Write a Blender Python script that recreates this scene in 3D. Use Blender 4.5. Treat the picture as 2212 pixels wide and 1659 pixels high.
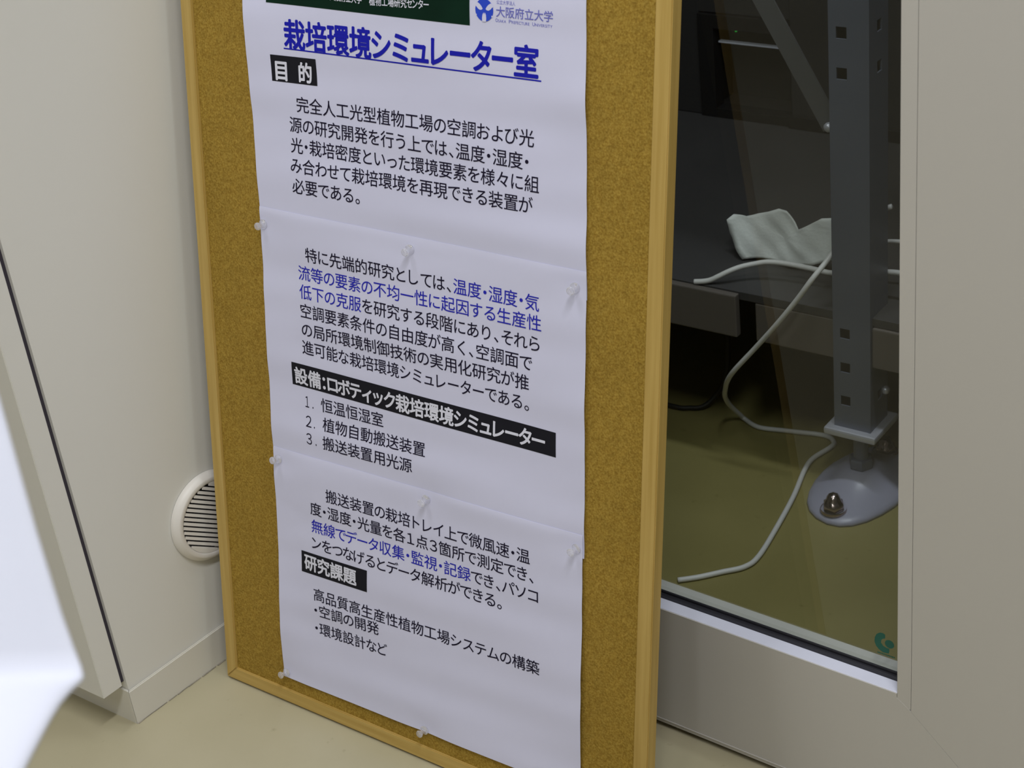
import bpy, bmesh, math, random
from mathutils import Vector, Matrix

# ------------------------------------------------------------------ scene, camera, light
S = bpy.context.scene
COL = S.collection
for o in list(bpy.data.objects):
    bpy.data.objects.remove(o, do_unlink=True)

S.view_settings.view_transform = 'Standard'
S.view_settings.look = 'None'
S.view_settings.gamma = 1.0
S.view_settings.use_curve_mapping = False
S.view_settings.exposure = 0.0

cam_d = bpy.data.cameras.new('camera')
cam = bpy.data.objects.new('camera', cam_d)
COL.objects.link(cam)
CR = Vector((0.80945109, 0.57706700, -0.10854769))
CU = Vector((-0.20864510, 0.45546142, 0.86546064))
CB = Vector((0.54886806, -0.67790012, 0.48907594))
CAM = Vector((0, 0, 1.2723))
cam.matrix_world = Matrix(((CR.x, CU.x, CB.x, CAM.x), (CR.y, CU.y, CB.y, CAM.y), (CR.z, CU.z, CB.z, CAM.z), (0, 0, 0, 1)))
cam_d.sensor_width = 36.0
cam_d.lens = 3600.0 * 36.0 / 2212.0
cam_d.clip_start = 0.05
cam_d.dof.use_dof = True
cam_d.dof.focus_distance = 1.76
cam_d.dof.aperture_fstop = 15.0
S.camera = cam

w = bpy.data.worlds.new('room_air')
S.world = w
w.use_nodes = True
w.node_tree.nodes['Background'].inputs[0].default_value = (0.72, 0.76, 0.85, 1)
w.node_tree.nodes['Background'].inputs[1].default_value = 0.02


def area(name, loc, sx, sy, power, color):
    l = bpy.data.lights.new(name, 'AREA')
    l.shape = 'RECTANGLE'; l.size = sx; l.size_y = sy; l.energy = power; l.color = color
    o = bpy.data.objects.new(name, l); COL.objects.link(o)
    o.location = loc
    return o


LAMP = (0.96, 0.965, 1.0)
area('ceiling_lamp', (-1.45, 0.25, 2.92), 0.16, 1.2, 14.5, LAMP)
area('ceiling_lamp', (0.15, 0.16, 2.92), 0.16, 1.2, 38, LAMP)
area('ceiling_lamp', (-0.18, -1.2, 2.92), 0.16, 1.2, 18, LAMP)
area('inner_room_fill', (-0.48, 1.42, 2.45), 0.9, 0.12, 14, (0.88, 0.93, 1.0))  # unseen fill light, added to brighten the floor and rack behind the glass


# ------------------------------------------------------------------ materials
def mat(name, col, rough=0.6, metal=0.0, spec=0.5, bump=None, vary=None, emit=None):
    m = bpy.data.materials.new(name); m.use_nodes = True
    nt = m.node_tree; p = nt.nodes['Principled BSDF']
    p.inputs['Base Color'].default_value = (*col, 1)
    p.inputs['Roughness'].default_value = rough
    p.inputs['Metallic'].default_value = metal
    p.inputs['Specular IOR Level'].default_value = spec
    if vary or bump:
        tc = nt.nodes.new('ShaderNodeTexCoord')
    if vary:                                        # (scale, strength, detail)
        n = nt.nodes.new('ShaderNodeTexNoise')
        n.inputs['Scale'].default_value = vary[0]; n.inputs['Detail'].default_value = vary[2]
        nt.links.new(tc.outputs['Object'], n.inputs['Vector'])
        mx = nt.nodes.new('ShaderNodeMix'); mx.data_type = 'RGBA'
        k = vary[1]
        mx.inputs['A'].default_value = (*[c * (1 - k) for c in col], 1)
        mx.inputs['B'].default_value = (*[min(1, c * (1 + k)) for c in col], 1)
        nt.links.new(n.outputs['Fac'], mx.inputs['Factor'])
        nt.links.new(mx.outputs['Result'], p.inputs['Base Color'])
    if bump:                                        # (scale, strength, distance)
        n = nt.nodes.new('ShaderNodeTexNoise')
        n.inputs['Scale'].default_value = bump[0]; n.inputs['Detail'].default_value = 3
        nt.links.new(tc.outputs['Object'], n.inputs['Vector'])
        b = nt.nodes.new('ShaderNodeBump')
        b.inputs['Strength'].default_value = bump[1]; b.inputs['Distance'].default_value = bump[2]
        nt.links.new(n.outputs['Fac'], b.inputs['Height'])
        nt.links.new(b.outputs['Normal'], p.inputs['Normal'])
    if emit:
        p.inputs['Emission Color'].default_value = (*col, 1)
        p.inputs['Emission Strength'].default_value = emit
    return m


def cork_material():
    m = mat('cork', (0.2, 0.12, 0.02), 0.9, spec=0.15)
    nt = m.node_tree; p = nt.nodes['Principled BSDF']
    tc = nt.nodes.new('ShaderNodeTexCoord')
    n1 = nt.nodes.new('ShaderNodeTexNoise'); n1.inputs['Scale'].default_value = 520; n1.inputs['Detail'].default_value = 4
    n2 = nt.nodes.new('ShaderNodeTexVoronoi'); n2.inputs['Scale'].default_value = 230
    n3 = nt.nodes.new('ShaderNodeTexNoise'); n3.inputs['Scale'].default_value = 9; n3.inputs['Detail'].default_value = 3
    for n in (n1, n2, n3):
        nt.links.new(tc.outputs['Object'], n.inputs['Vector'])
    r = nt.nodes.new('ShaderNodeValToRGB')
    r.color_ramp.elements[0].position = 0.28; r.color_ramp.elements[0].color = (0.24, 0.136, 0.019, 1)
    r.color_ramp.elements[1].position = 0.72; r.color_ramp.elements[1].color = (0.44, 0.295, 0.06, 1)
    e = r.color_ramp.elements.new(0.5); e.color = (0.335, 0.212, 0.034, 1)
    nt.links.new(n1.outputs['Fac'], r.inputs['Fac'])
    mx = nt.nodes.new('ShaderNodeMix'); mx.data_type = 'RGBA'; mx.blend_type = 'MULTIPLY'
    mx.inputs['Factor'].default_value = 0.35
    nt.links.new(r.outputs['Color'], mx.inputs['A']); nt.links.new(n2.outputs['Color'], mx.inputs['B'])
    bw = nt.nodes.new('ShaderNodeRGBToBW'); nt.links.new(n2.outputs['Color'], bw.inputs['Color'])
    mr = nt.nodes.new('ShaderNodeMapRange'); mr.inputs['To Min'].default_value = 0.65; mr.inputs['To Max'].default_value = 1.2
    nt.links.new(bw.outputs['Val'], mr.inputs['Value'])
    nt.links.new(mr.outputs['Result'], mx.inputs['B'])
    mx2 = nt.nodes.new('ShaderNodeMix'); mx2.data_type = 'RGBA'; mx2.blend_type = 'MULTIPLY'; mx2.inputs['Factor'].default_value = 1
    mr2 = nt.nodes.new('ShaderNodeMapRange'); mr2.inputs['To Min'].default_value = 0.85; mr2.inputs['To Max'].default_value = 1.12
    nt.links.new(n3.outputs['Fac'], mr2.inputs['Value'])
    nt.links.new(mx.outputs['Result'], mx2.inputs['A']); nt.links.new(mr2.outputs['Result'], mx2.inputs['B'])
    nt.links.new(mx2.outputs['Result'], p.inputs['Base Color'])
    b = nt.nodes.new('ShaderNodeBump'); b.inputs['Strength'].default_value = 0.4; b.inputs['Distance'].default_value = 0.0006
    nt.links.new(n1.outputs['Fac'], b.inputs['Height']); nt.links.new(b.outputs['Normal'], p.inputs['Normal'])
    return m


def pine_material():
    m = mat('pine', (0.5, 0.3, 0.08), 0.45, spec=0.35)
    nt = m.node_tree; p = nt.nodes['Principled BSDF']
    tc = nt.nodes.new('ShaderNodeTexCoord')
    mp = nt.nodes.new('ShaderNodeMapping'); mp.inputs['Scale'].default_value = (160, 160, 5)
    nt.links.new(tc.outputs['Object'], mp.inputs['Vector'])
    n = nt.nodes.new('ShaderNodeTexNoise'); n.inputs['Scale'].default_value = 1; n.inputs['Detail'].default_value = 4
    nt.links.new(mp.outputs['Vector'], n.inputs['Vector'])
    r = nt.nodes.new('ShaderNodeValToRGB')
    r.color_ramp.elements[0].position = 0.3; r.color_ramp.elements[0].color = (0.44, 0.29, 0.072, 1)
    r.color_ramp.elements[1].position = 0.7; r.color_ramp.elements[1].color = (0.56, 0.39, 0.122, 1)
    nt.links.new(n.outputs['Fac'], r.inputs['Fac']); nt.links.new(r.outputs['Color'], p.inputs['Base Color'])
    return m


def floor_material(name, ca, cb):
    m = mat(name, (0.5, 0.46, 0.33), 0.38, spec=0.4)
    nt = m.node_tree; p = nt.nodes['Principled BSDF']
    tc = nt.nodes.new('ShaderNodeTexCoord')
    n1 = nt.nodes.new('ShaderNodeTexNoise'); n1.inputs['Scale'].default_value = 5; n1.inputs['Detail'].default_value = 6
    n2 = nt.nodes.new('ShaderNodeTexNoise'); n2.inputs['Scale'].default_value = 55; n2.inputs['Detail'].default_value = 4
    for n in (n1, n2):
        nt.links.new(tc.outputs['Object'], n.inputs['Vector'])
    r = nt.nodes.new('ShaderNodeValToRGB')
    r.color_ramp.elements[0].position = 0.3; r.color_ramp.elements[0].color = (*ca, 1)
    r.color_ramp.elements[1].position = 0.7; r.color_ramp.elements[1].color = (*cb, 1)
    nt.links.new(n1.outputs['Fac'], r.inputs['Fac'])
    r2 = nt.nodes.new('ShaderNodeValToRGB')                        # small dirt specks
    r2.color_ramp.elements[0].position = 0.25; r2.color_ramp.elements[0].color = (0.55, 0.5, 0.42, 1)
    r2.color_ramp.elements[1].position = 0.33; r2.color_ramp.elements[1].color = (1, 1, 1, 1)
    nt.links.new(n2.outputs['Fac'], r2.inputs['Fac'])
    mx = nt.nodes.new('ShaderNodeMix'); mx.data_type = 'RGBA'; mx.blend_type = 'MULTIPLY'; mx.inputs['Factor'].default_value = 0.35
    nt.links.new(r.outputs['Color'], mx.inputs['A']); nt.links.new(r2.outputs['Color'], mx.inputs['B'])
    nt.links.new(mx.outputs['Result'], p.inputs['Base Color'])
    return m


def pane_material(name, tint, refl):
    m = bpy.data.materials.new(name); m.use_nodes = True
    nt = m.node_tree; nt.nodes.remove(nt.nodes['Principled BSDF'])
    out = nt.nodes['Material Output']
    t = nt.nodes.new('ShaderNodeBsdfTransparent'); t.inputs[0].default_value = (*tint, 1)
    g = nt.nodes.new('ShaderNodeBsdfGlossy'); g.inputs['Roughness'].default_value = 0.02
    fr = nt.nodes.new('ShaderNodeFresnel'); fr.inputs['IOR'].default_value = refl
    mx = nt.nodes.new('ShaderNodeMixShader')
    ge = nt.nodes.new('ShaderNodeNewGeometry')                      # no total reflection inside the unbent pane
    iv = nt.nodes.new('ShaderNodeMath'); iv.operation = 'SUBTRACT'; iv.inputs[0].default_value = 1.0
    nt.links.new(ge.outputs['Backfacing'], iv.inputs[1])
    ml = nt.nodes.new('ShaderNodeMath'); ml.operation = 'MULTIPLY'
    nt.links.new(fr.outputs[0], ml.inputs[0]); nt.links.new(iv.outputs[0], ml.inputs[1])
    nt.links.new(ml.outputs[0], mx.inputs[0]); nt.links.new(t.outputs[0], mx.inputs[1]); nt.links.new(g.outputs[0], mx.inputs[2])
    nt.links.new(mx.outputs[0], out.inputs[0])
    return m


def pin_material():
    m = bpy.data.materials.new('clear_plastic'); m.use_nodes = True
    nt = m.node_tree; p = nt.nodes['Principled BSDF']; out = nt.nodes['Material Output']
    p.inputs['Base Color'].default_value = (0.95, 0.95, 0.98, 1)
    p.inputs['Transmission Weight'].default_value = 0.72
    p.inputs['IOR'].default_value = 1.42; p.inputs['Roughness'].default_value = 0.03
    t = nt.nodes.new('ShaderNodeBsdfTransparent'); t.inputs[0].default_value = (0.97, 0.97, 0.98, 1)
    mx = nt.nodes.new('ShaderNodeMixShader'); mx.inputs[0].default_value = 0.62
    nt.links.new(t.outputs[0], mx.inputs[1]); nt.links.new(p.outputs[0], mx.inputs[2]); nt.links.new(mx.outputs[0], out.inputs[0])
    return m


M = {}
M['wall'] = mat('cream_wall', (0.74, 0.73, 0.68), 0.6, spec=0.3, vary=(3, 0.02, 2), bump=(900, 0.05, 0.0005))
M['room'] = mat('plain_wall', (0.62, 0.61, 0.57), 0.8, vary=(2, 0.02, 2))
M['base'] = mat('cream_vinyl', (0.70, 0.68, 0.61), 0.45, spec=0.4, vary=(8, 0.03, 2))
M['vent'] = mat('cream_plastic', (0.76, 0.73, 0.68), 0.4, vary=(20, 0.02, 2))
M['slot'] = mat('dark_slot', (0.02, 0.018, 0.025), 0.8, vary=(20, 0.1, 2))
M['floor'] = floor_material('vinyl_floor', (0.40, 0.362, 0.235), (0.46, 0.418, 0.285))
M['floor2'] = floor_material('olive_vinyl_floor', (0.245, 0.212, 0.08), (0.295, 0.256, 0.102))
M['cork'] = cork_material()
M['pine'] = pine_material()
M['paper'] = mat('paper', (0.68, 0.69, 0.88), 0.75, spec=0.25, vary=(14, 0.02, 3))
M['black'] = mat('black_ink', (0.014, 0.011, 0.030), 0.8, spec=0.08, vary=(40, 0.1, 2))
M['box'] = mat('black_box_ink', (0.013, 0.013, 0.019), 0.7, spec=0.12, vary=(30, 0.1, 2))
M['blue'] = mat('blue_ink', (0.026, 0.028, 0.46), 0.8, spec=0.08, vary=(40, 0.05, 2))
M['title'] = mat('title_blue_ink', (0.016, 0.018, 0.42), 0.8, spec=0.08, vary=(40, 0.05, 2))
M['logo'] = mat('logo_blue_ink', (0.028, 0.075, 0.62), 0.7, spec=0.2, vary=(40, 0.05, 2))
M['logotext'] = mat('logo_text_ink', (0.16, 0.17, 0.58), 0.7, spec=0.2, vary=(40, 0.05, 2))
M['green'] = mat('green_ink', (0.004, 0.022, 0.012), 0.8, spec=0.1, vary=(25, 0.35, 3))
M['white'] = mat('white_ink', (0.74, 0.75, 0.86), 0.7, spec=0.2, vary=(40, 0.03, 2))
M['pin'] = pin_material()
M['door'] = mat('door_enamel', (0.535, 0.52, 0.485), 0.42, spec=0.45, vary=(4, 0.02, 2), bump=(700, 0.03, 0.0005))
M['silver'] = mat('aluminium', (0.72, 0.74, 0.86), 0.4, metal=0.0, vary=(60, 0.03, 2))
M['rubber'] = mat('black_rubber', (0.02, 0.02, 0.026), 0.5, vary=(30, 0.1, 2))
M['joint_shade'] = mat('painted_joint_shade', (0.045, 0.038, 0.055), 0.7, vary=(40, 0.1, 2))  # shade of the panel joint, put into a dark colour
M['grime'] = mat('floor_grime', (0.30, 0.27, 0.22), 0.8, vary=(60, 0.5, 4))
M['pane'] = pane_material('window_glass', (0.88, 0.90, 0.88), 1.58)
M['decal'] = mat('green_decal', (0.01, 0.11, 0.075), 0.6, vary=(60, 0.1, 2))
M['steel'] = mat('grey_steel', (0.15, 0.165, 0.215), 0.45, metal=0.3, vary=(10, 0.06, 3))
M['zinc'] = mat('zinc_plate', (0.62, 0.62, 0.70), 0.35, metal=0.45, vary=(30, 0.05, 3))
M['nylon'] = mat('grey_nylon', (0.34, 0.34, 0.44), 0.32, spec=0.5, vary=(20, 0.04, 3))
M['nut'] = mat('steel_nut', (0.42, 0.34, 0.34), 0.18, metal=1.0, vary=(40, 0.05, 2))
M['shelf'] = mat('dark_shelf', (0.058, 0.055, 0.056), 0.55, vary=(6, 0.1, 3))
M['beam'] = mat('brown_grey_beam', (0.13, 0.112, 0.10), 0.5, vary=(6, 0.08, 3))
M['brace'] = mat('dull_brace', (0.10, 0.10, 0.105), 0.6, vary=(10, 0.08, 3))
M['dark'] = mat('charcoal_panel', (0.036, 0.034, 0.035), 0.6, vary=(5, 0.1, 3))
M['darker'] = mat('black_panel', (0.012, 0.011, 0.012), 0.5, vary=(5, 0.1, 3))
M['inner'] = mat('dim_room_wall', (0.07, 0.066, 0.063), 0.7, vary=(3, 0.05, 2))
M['tissue'] = mat('white_tissue', (0.90, 0.93, 0.92), 0.85, spec=0.2, vary=(30, 0.06, 3), bump=(220, 0.5, 0.001))
M['cable'] = mat('white_cable', (0.70, 0.69, 0.68), 0.45, vary=(20, 0.05, 2))
M['bcable'] = mat('black_cable', (0.015, 0.014, 0.013), 0.5, vary=(20, 0.1, 2))
M['cloth'] = mat('white_cotton', (0.68, 0.71, 0.82), 0.85, spec=0.2, vary=(40, 0.01, 2))
M['led'] = mat('green_led', (0.03, 0.5, 0.06), 0.4, emit=0.5)


# ------------------------------------------------------------------ builders
def link(name, bm, m, parent=None, smooth=False, world=False):
    me = bpy.data.meshes.new(name)
    bm.normal_update(); bm.to_mesh(me); bm.free()
    if m: me.materials.append(m)
    if smooth:
        for p in me.polygons: p.use_smooth = True
    o = bpy.data.objects.new(name, me); COL.objects.link(o)
    if parent: o.parent = parent
    return o


def tag(o, label=None, cat=None, group=None, kind=None):
    if label: o['label'] = label
    if cat: o['category'] = cat
    if group: o['group'] = group
    if kind: o['kind'] = kind
    return o


def empty(name, loc=(0, 0, 0), matrix=None):
    o = bpy.data.objects.new(name, None); COL.objects.link(o)
    o.empty_display_size = 0.05
    if matrix is not None: o.matrix_world = matrix
    else: o.location = loc
    return o


def add_box(bm, x0, x1, y0, y1, z0, z1, bev=0.0):
    t = bmesh.new()
    vs = [t.verts.new((x, y, z)) for x in (x0, x1) for y in (y0, y1) for z in (z0, z1)]
    for f in ((0, 1, 3, 2), (4, 6, 7, 5), (0, 4, 5, 1), (2, 3, 7, 6), (0, 2, 6, 4), (1, 5, 7, 3)):
        t.faces.new([vs[i] for i in f])
    bmesh.ops.recalc_face_normals(t, faces=t.faces)
    if bev:
        bmesh.ops.bevel(t, geom=list(t.edges), offset=bev, segments=2, affect='EDGES', profile=0.6)
    merge(bm, t)


def merge(bm, t, mtx=None):
    vm = {}
    for v in t.verts:
        vm[v] = bm.verts.new(mtx @ v.co if mtx else v.co)
    for f in t.faces:
        try: bm.faces.new([vm[v] for v in f.verts])
        except ValueError: pass
    t.free()


def add_prism(bm, poly, z0, z1, mtx=None):
    """polygon (x, y) pulled from z0 to z1"""
    t = bmesh.new()
    a = [t.verts.new((x, y, z0)) for x, y in poly]; b = [t.verts.new((x, y, z1)) for x, y in poly]
    n = len(poly)
    t.faces.new(a[::-1]); t.faces.new(b)
    for i in range(n): t.faces.new((a[i], a[(i + 1) % n], b[(i + 1) % n], b[i]))
    bmesh.ops.recalc_face_normals(t, faces=t.faces)
    merge(bm, t, mtx)


def add_lathe(bm, prof, seg=28, mtx=None, sx=1.0, sy=1.0):
    """profile of (radius, height)"""
    t = bmesh.new(); rings = []
    for r, h in prof:
        if r < 1e-6: rings.append([t.verts.new((0, 0, h))])
        else: rings.append([t.verts.new((sx * r * math.cos(2 * math.pi * i / seg), sy * r * math.sin(2 * math.pi * i / seg), h)) for i in range(seg)])
    for A, B in zip(rings, rings[1:]):
        for i in range(seg):
            j = (i + 1) % seg
            if len(A) == 1 and len(B) > 1: t.faces.new((A[0], B[i], B[j]))
            elif len(B) == 1 and len(A) > 1: t.faces.new((A[i], A[j], B[0]))
            elif len(A) > 1: t.faces.new((A[i], A[j], B[j], B[i]))
    bmesh.ops.recalc_face_normals(t, faces=t.faces)
    merge(bm, t, mtx)


def catmull(pts, n=10):
    P = [Vector(p) for p in pts]; P = [2 * P[0] - P[1]] + P + [2 * P[-1] - P[-2]]
    out = []
    for i in range(1, len(P) - 2):
        for k in range(n):
            t = k / n
            out.append(0.5 * ((2 * P[i]) + (P[i + 1] - P[i - 1]) * t + (2 * P[i - 1] - 5 * P[i] + 4 * P[i + 1] - P[i + 2]) * t * t
                              + (3 * P[i] - P[i - 1] - 3 * P[i + 1] + P[i + 2]) * t ** 3))
    out.append(P[-2]); return out


def add_tube(bm, pts, r, seg=12, n=10):
    path = catmull(pts, n); rings = []
    up = Vector((0, 0, 1)); last = None
    for i, p in enumerate(path):
        d = (path[min(i + 1, len(path) - 1)] - path[max(i - 1, 0)]).normalized()
        if last is None:
            a = d.cross(up)
            if a.length < 0.1: a = d.cross(Vector((1, 0, 0)))
        else: a = last - d * last.dot(d)
        a.normalize(); last = a; b = d.cross(a)
        rings.append([bm.verts.new(p + r * (math.cos(2 * math.pi * k / seg) * a + math.sin(2 * math.pi * k / seg) * b)) for k in range(seg)])
    for A, B in zip(rings, rings[1:]):
        for k in range(seg): bm.faces.new((A[k], A[(k + 1) % seg], B[(k + 1) % seg], B[k]))
    bm.faces.new(rings[0][::-1]); bm.faces.new(rings[-1])


def struct(name, bm, m, parent=None):
    o = link(name, bm, m, parent)
    if parent is None: o['kind'] = 'structure'
    return o


# ------------------------------------------------------------------ the setting
bm = bmesh.new(); add_box(bm, -3.6, 2.6, -3.0, 1.23, -0.05, 0.0); struct('floor', bm, M['floor'])
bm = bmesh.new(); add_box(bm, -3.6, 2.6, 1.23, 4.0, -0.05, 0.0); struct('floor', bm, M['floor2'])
bm = bmesh.new(); add_box(bm, -3.6, 2.6, -3.0, 4.0, 3.0, 3.05); struct('ceiling', bm, M['room'])
bm = bmesh.new(); add_box(bm, -3.65, -3.55, -3.0, 0.91, 0.0, 3.0); struct('wall_west', bm, M['room'])
bm = bmesh.new(); add_box(bm, 2.5, 2.6, -3.0, 1.2, 0.0, 3.0); struct('wall_east', bm, M['room'])
bm = bmesh.new(); add_box(bm, -3.6, 2.6, -3.0, -2.9, 0.0, 3.0); struct('wall_front', bm, M['room'])

A0 = Vector((-1.3692, 0.9069, 0))
AA = math.radians(4.0)
tA = Vector((math.sin(AA), math.cos(AA), 0)); nA = Vector((math.cos(AA), -math.sin(AA), 0))
Wp = lambda s, o=0.0: ((A0 + tA * s + nA * o).x, (A0 + tA * s + nA * o).y)
bm = bmesh.new()
add_prism(bm, [Wp(0), Wp(0.36), (-3.55, Wp(0.36)[1]), (-3.55, A0.y)], 0.0, 3.0)
struct('wall_left', bm, M['wall'])
# skirting: along the reveal and round the corner
bm = bmesh.new()
BH = 0.0485
add_prism(bm, [Wp(-0.003, 0.004), Wp(0.30, 0.004), Wp(0.30, 0.0005), Wp(0.0, 0.0005)], 0.0, BH)
bmesh.ops.bevel(bm, geom=[e for e in bm.edges if all(abs(v.co.z - BH) < 1e-6 for v in e.verts)], offset=0.0012, segments=2, affect='EDGES')
skirt = struct('baseboard_left', bm, M['base'])
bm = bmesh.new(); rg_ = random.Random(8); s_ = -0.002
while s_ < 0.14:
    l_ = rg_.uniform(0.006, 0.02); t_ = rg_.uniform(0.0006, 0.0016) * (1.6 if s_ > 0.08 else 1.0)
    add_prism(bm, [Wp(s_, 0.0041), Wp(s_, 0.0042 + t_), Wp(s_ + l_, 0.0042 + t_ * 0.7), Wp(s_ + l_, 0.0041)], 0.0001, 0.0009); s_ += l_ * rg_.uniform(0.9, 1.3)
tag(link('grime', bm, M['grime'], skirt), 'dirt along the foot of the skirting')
bm = bmesh.new()
add_prism(bm, [Wp(-0.0032, 0.0038), (Wp(-0.0005, 0)[0], A0.y - 0.0005), (-3.5, A0.y - 0.0005), (-3.5, A0.y - 0.0036)], 0.0, BH)
struct('baseboard_front', bm, M['base'])
# the panel that hangs in front of the wall end, clear of the floor
bm = bmesh.new()
add_prism(bm, [Wp(-0.0335, 0.0005), Wp(-0.0066, 0.0005), (-2.9, Wp(-0.0066)[1]), (-2.9, Wp(-0.0335)[1])], 0.0588, 2.4)
bmesh.ops.bevel(bm, geom=[e for e in bm.edges if all(v.co.x > -1.4 for v in e.verts)], offset=0.0008, segments=2, affect='EDGES')
panel = struct('trim_1', bm, M['wall'])
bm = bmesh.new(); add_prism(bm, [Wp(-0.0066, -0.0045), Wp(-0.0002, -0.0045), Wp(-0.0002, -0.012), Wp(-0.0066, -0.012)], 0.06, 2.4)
tag(link('joint_shade_strip', bm, M['joint_shade'], panel), 'dark strip that stands in for shade in the joint')  # strip added so the slot behind the panel reads as deep shade

# round vent in the reveal
VC = A0 + tA * 0.1655 + Vector((0, 0, 0.2005)) + nA * 0.0004
vx = tA; vz = Vector((0, 0, 1)); tilt = math.radians(-34)
ax = vx * math.cos(tilt) + vz * math.sin(tilt); ay = -vx * math.sin(tilt) + vz * math.cos(tilt)
vm = Matrix(((ax.x, ay.x, nA.x, VC.x), (ax.y, ay.y, nA.y, VC.y), (ax.z, ay.z, nA.z, VC.z), (0, 0, 0, 1)))
# keep a right-handed frame
if vm.to_3x3().determinant() < 0:
    ax = -ax
    vm = Matrix(((ax.x, ay.x, nA.x, VC.x), (ax.y, ay.y, nA.y, VC.y), (ax.z, ay.z, nA.z, VC.z), (0, 0, 0, 1)))
vent = empty('air_vent', matrix=vm)
tag(vent, 'round cream louvred air vent low on the left wall, partly behind the cork board', 'vent')
bm = bmesh.new()
add_lathe(bm, [(0.0570, 0.0), (0.0570, 0.003), (0.0555, 0.0058), (0.0520, 0.0095), (0.0510, 0.0100), (0.0470, 0.0102), (0.0455, 0.0092), (0.0450, 0.0010)], 64)
link('rim', bm, M['vent'], vent, True)
bm = bmesh.new(); add_lathe(bm, [(0.0, 0.0012), (0.0455, 0.0012), (0.0455, 0.0006), (0.0, 0.0006)], 48); link('backing', bm, M['slot'], vent)
bm = bmesh.new()
pitch = 0.0056
for i in range(-8, 9):
    yc = i * pitch
    hw = math.sqrt(max(0, 0.0448 ** 2 - (abs(yc) + 0.0005) ** 2))
    if hw < 0.008: continue
    poly = [(yc - 0.0021, 0.0096), (yc + 0.0014, 0.0090), (yc + 0.0014, 0.0080), (yc + 0.0010, 0.0078), (yc - 0.0021, 0.0084)]
    t = bmesh.new()
    a = [t.verts.new((-hw, y, z)) for y, z in poly]; b = [t.verts.new((hw, y, z)) for y, z in poly]
    t.faces.new(a); t.faces.new(b[::-1])
    for k in range(5): t.faces.new((a[k], b[k], b[(k + 1) % 5], a[(k + 1) % 5]))
    bmesh.ops.recalc_face_normals(t, faces=t.faces); merge(bm, t)
# closing segments above the first and below the last louvre
for sgn in (-1, 1):
    pts = [(0.0453 * math.cos(a), sgn * 0.0453 * math.sin(a)) for a in [math.radians(60 + 60 * k / 12) for k in range(13)]]
    add_prism(bm, pts, 0.0012, 0.0096)
link('louvres', bm, M['vent'], vent)

# ------------------------------------------------------------------ glazed door
DA = math.radians(2.0)
dm = Matrix.Translation((-0.8207, 1.1957, 0)) @ Matrix.Rotation(-DA, 4, 'Z')
door = empty('door_1', matrix=dm); door['kind'] = 'structure'
XL, XR = -0.44, 0.2937            # glass opening
RZ0, RZ1 = 0.0085, 0.1708         # bottom rail
TZ = 1.95
XO = 0.46
bm = bmesh.new(); add_box(bm, XL - 0.07, XL, 0, 0.045, RZ0, TZ + 0.1, 0.001); link('stile', bm, M['door'], door)
# right stile and bottom rail meet on a mitre
bm = bmesh.new()
J0, J1 = 0.3085, 0.1545           # joint between glazing bead and frame
add_prism(bm, [(J0 + 0.0003, J1), (J0 + 0.0003, TZ + 0.1), (XO, TZ + 0.1), (XO, RZ0 + 0.0003), (J0 + 0.163 * 0.93, RZ0 + 0.0003)], -0.045, 0.0,
          Matrix(((1, 0, 0, 0), (0, 0, -1, 0), (0, 1, 0, 0), (0, 0, 0, 1))))
link('stile', bm, M['door'], door)
bm = bmesh.new()
add_prism(bm, [(XL, RZ1), (XR - 0.0003, RZ1), (XR - 0.0003, J1 + 0.0115), (J0 - 0.0004, J1 + 0.0003), (J0 + 0.163 * 0.93 - 0.0008, RZ0), (XL, RZ0)], -0.045, 0.0,
          Matrix(((1, 0, 0, 0), (0, 0, -1, 0), (0, 1, 0, 0), (0, 0, 0, 1))))
link('bottom_rail', bm, M['door'], door)
bm = bmesh.new(); add_box(bm, XL, XR - 0.0002, -0.0008, 0.0, 0.0125, 0.0142, 0.0003); link('rail_seam', bm, M['door'], door)
bm = bmesh.new(); add_box(bm, XL - 0.07, XO, 0.010, 0.030, 0.0006, RZ0); tag(link('under_door_shade', bm, M['rubber'], door), 'black strip that stands in for shade under the rail')  # black strip added in place of the shade in the gap under the door
bm = bmesh.new(); add_box(bm, XR, J0 - 0.0003, 0.0002, 0.017, J1 + 0.0015, TZ, 0.0005); link('glazing_bead', bm, M['door'], door)
bm = bmesh.new(); add_box(bm, XL, XR, 0, 0.045, TZ, TZ + 0.1, 0.001); link('top_rail', bm, M['door'], door)
bm = bmesh.new(); add_box(bm, XL, XR, 0.0012, 0.0165, RZ1 - 0.001, RZ1 + 0.0006, 0.0005); tag(link('ledge', bm, M['silver'], door), 'bright silver ledge')
bm = bmesh.new()
add_box(bm, XL, XR, 0.0165, 0.0200, RZ1 - 0.001, RZ1 + 0.0052, 0.0006)
add_box(bm, XL, XR, 0.0205, 0.0225, RZ1 - 0.001, RZ1 + 0.0075, 0.0004)
tag(link('gasket', bm, M['rubber'], door), 'black rubber gasket')
bm = bmesh.new(); add_box(bm, XL, XR + 0.004, 0.0235, 0.0285, RZ1 + 0.0005, TZ); link('glass', bm, M['pane'], door)
# lock-side jamb, head and wall round the door
bm = bmesh.new(); add_box(bm, -1.36, 0.80, -0.002, 0.10, TZ + 0.103, 3.0); o = struct('wall_back', bm, M['wall']); o.matrix_world = dm
bm = bmesh.new(); add_box(bm, XO + 0.004, 3.4, 0.0, 0.10, 0.0, 3.0); o = struct('wall_right', bm, M['wall']); o.matrix_world = dm

# mark stuck on the glass
dec = empty('glass_sticker', matrix=dm @ Matrix.Translation((0.266, 0.0233, 0.205)))
tag(dec, 'small green crescent and ball mark stuck low in the glass corner of the door', 'sticker')


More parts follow.
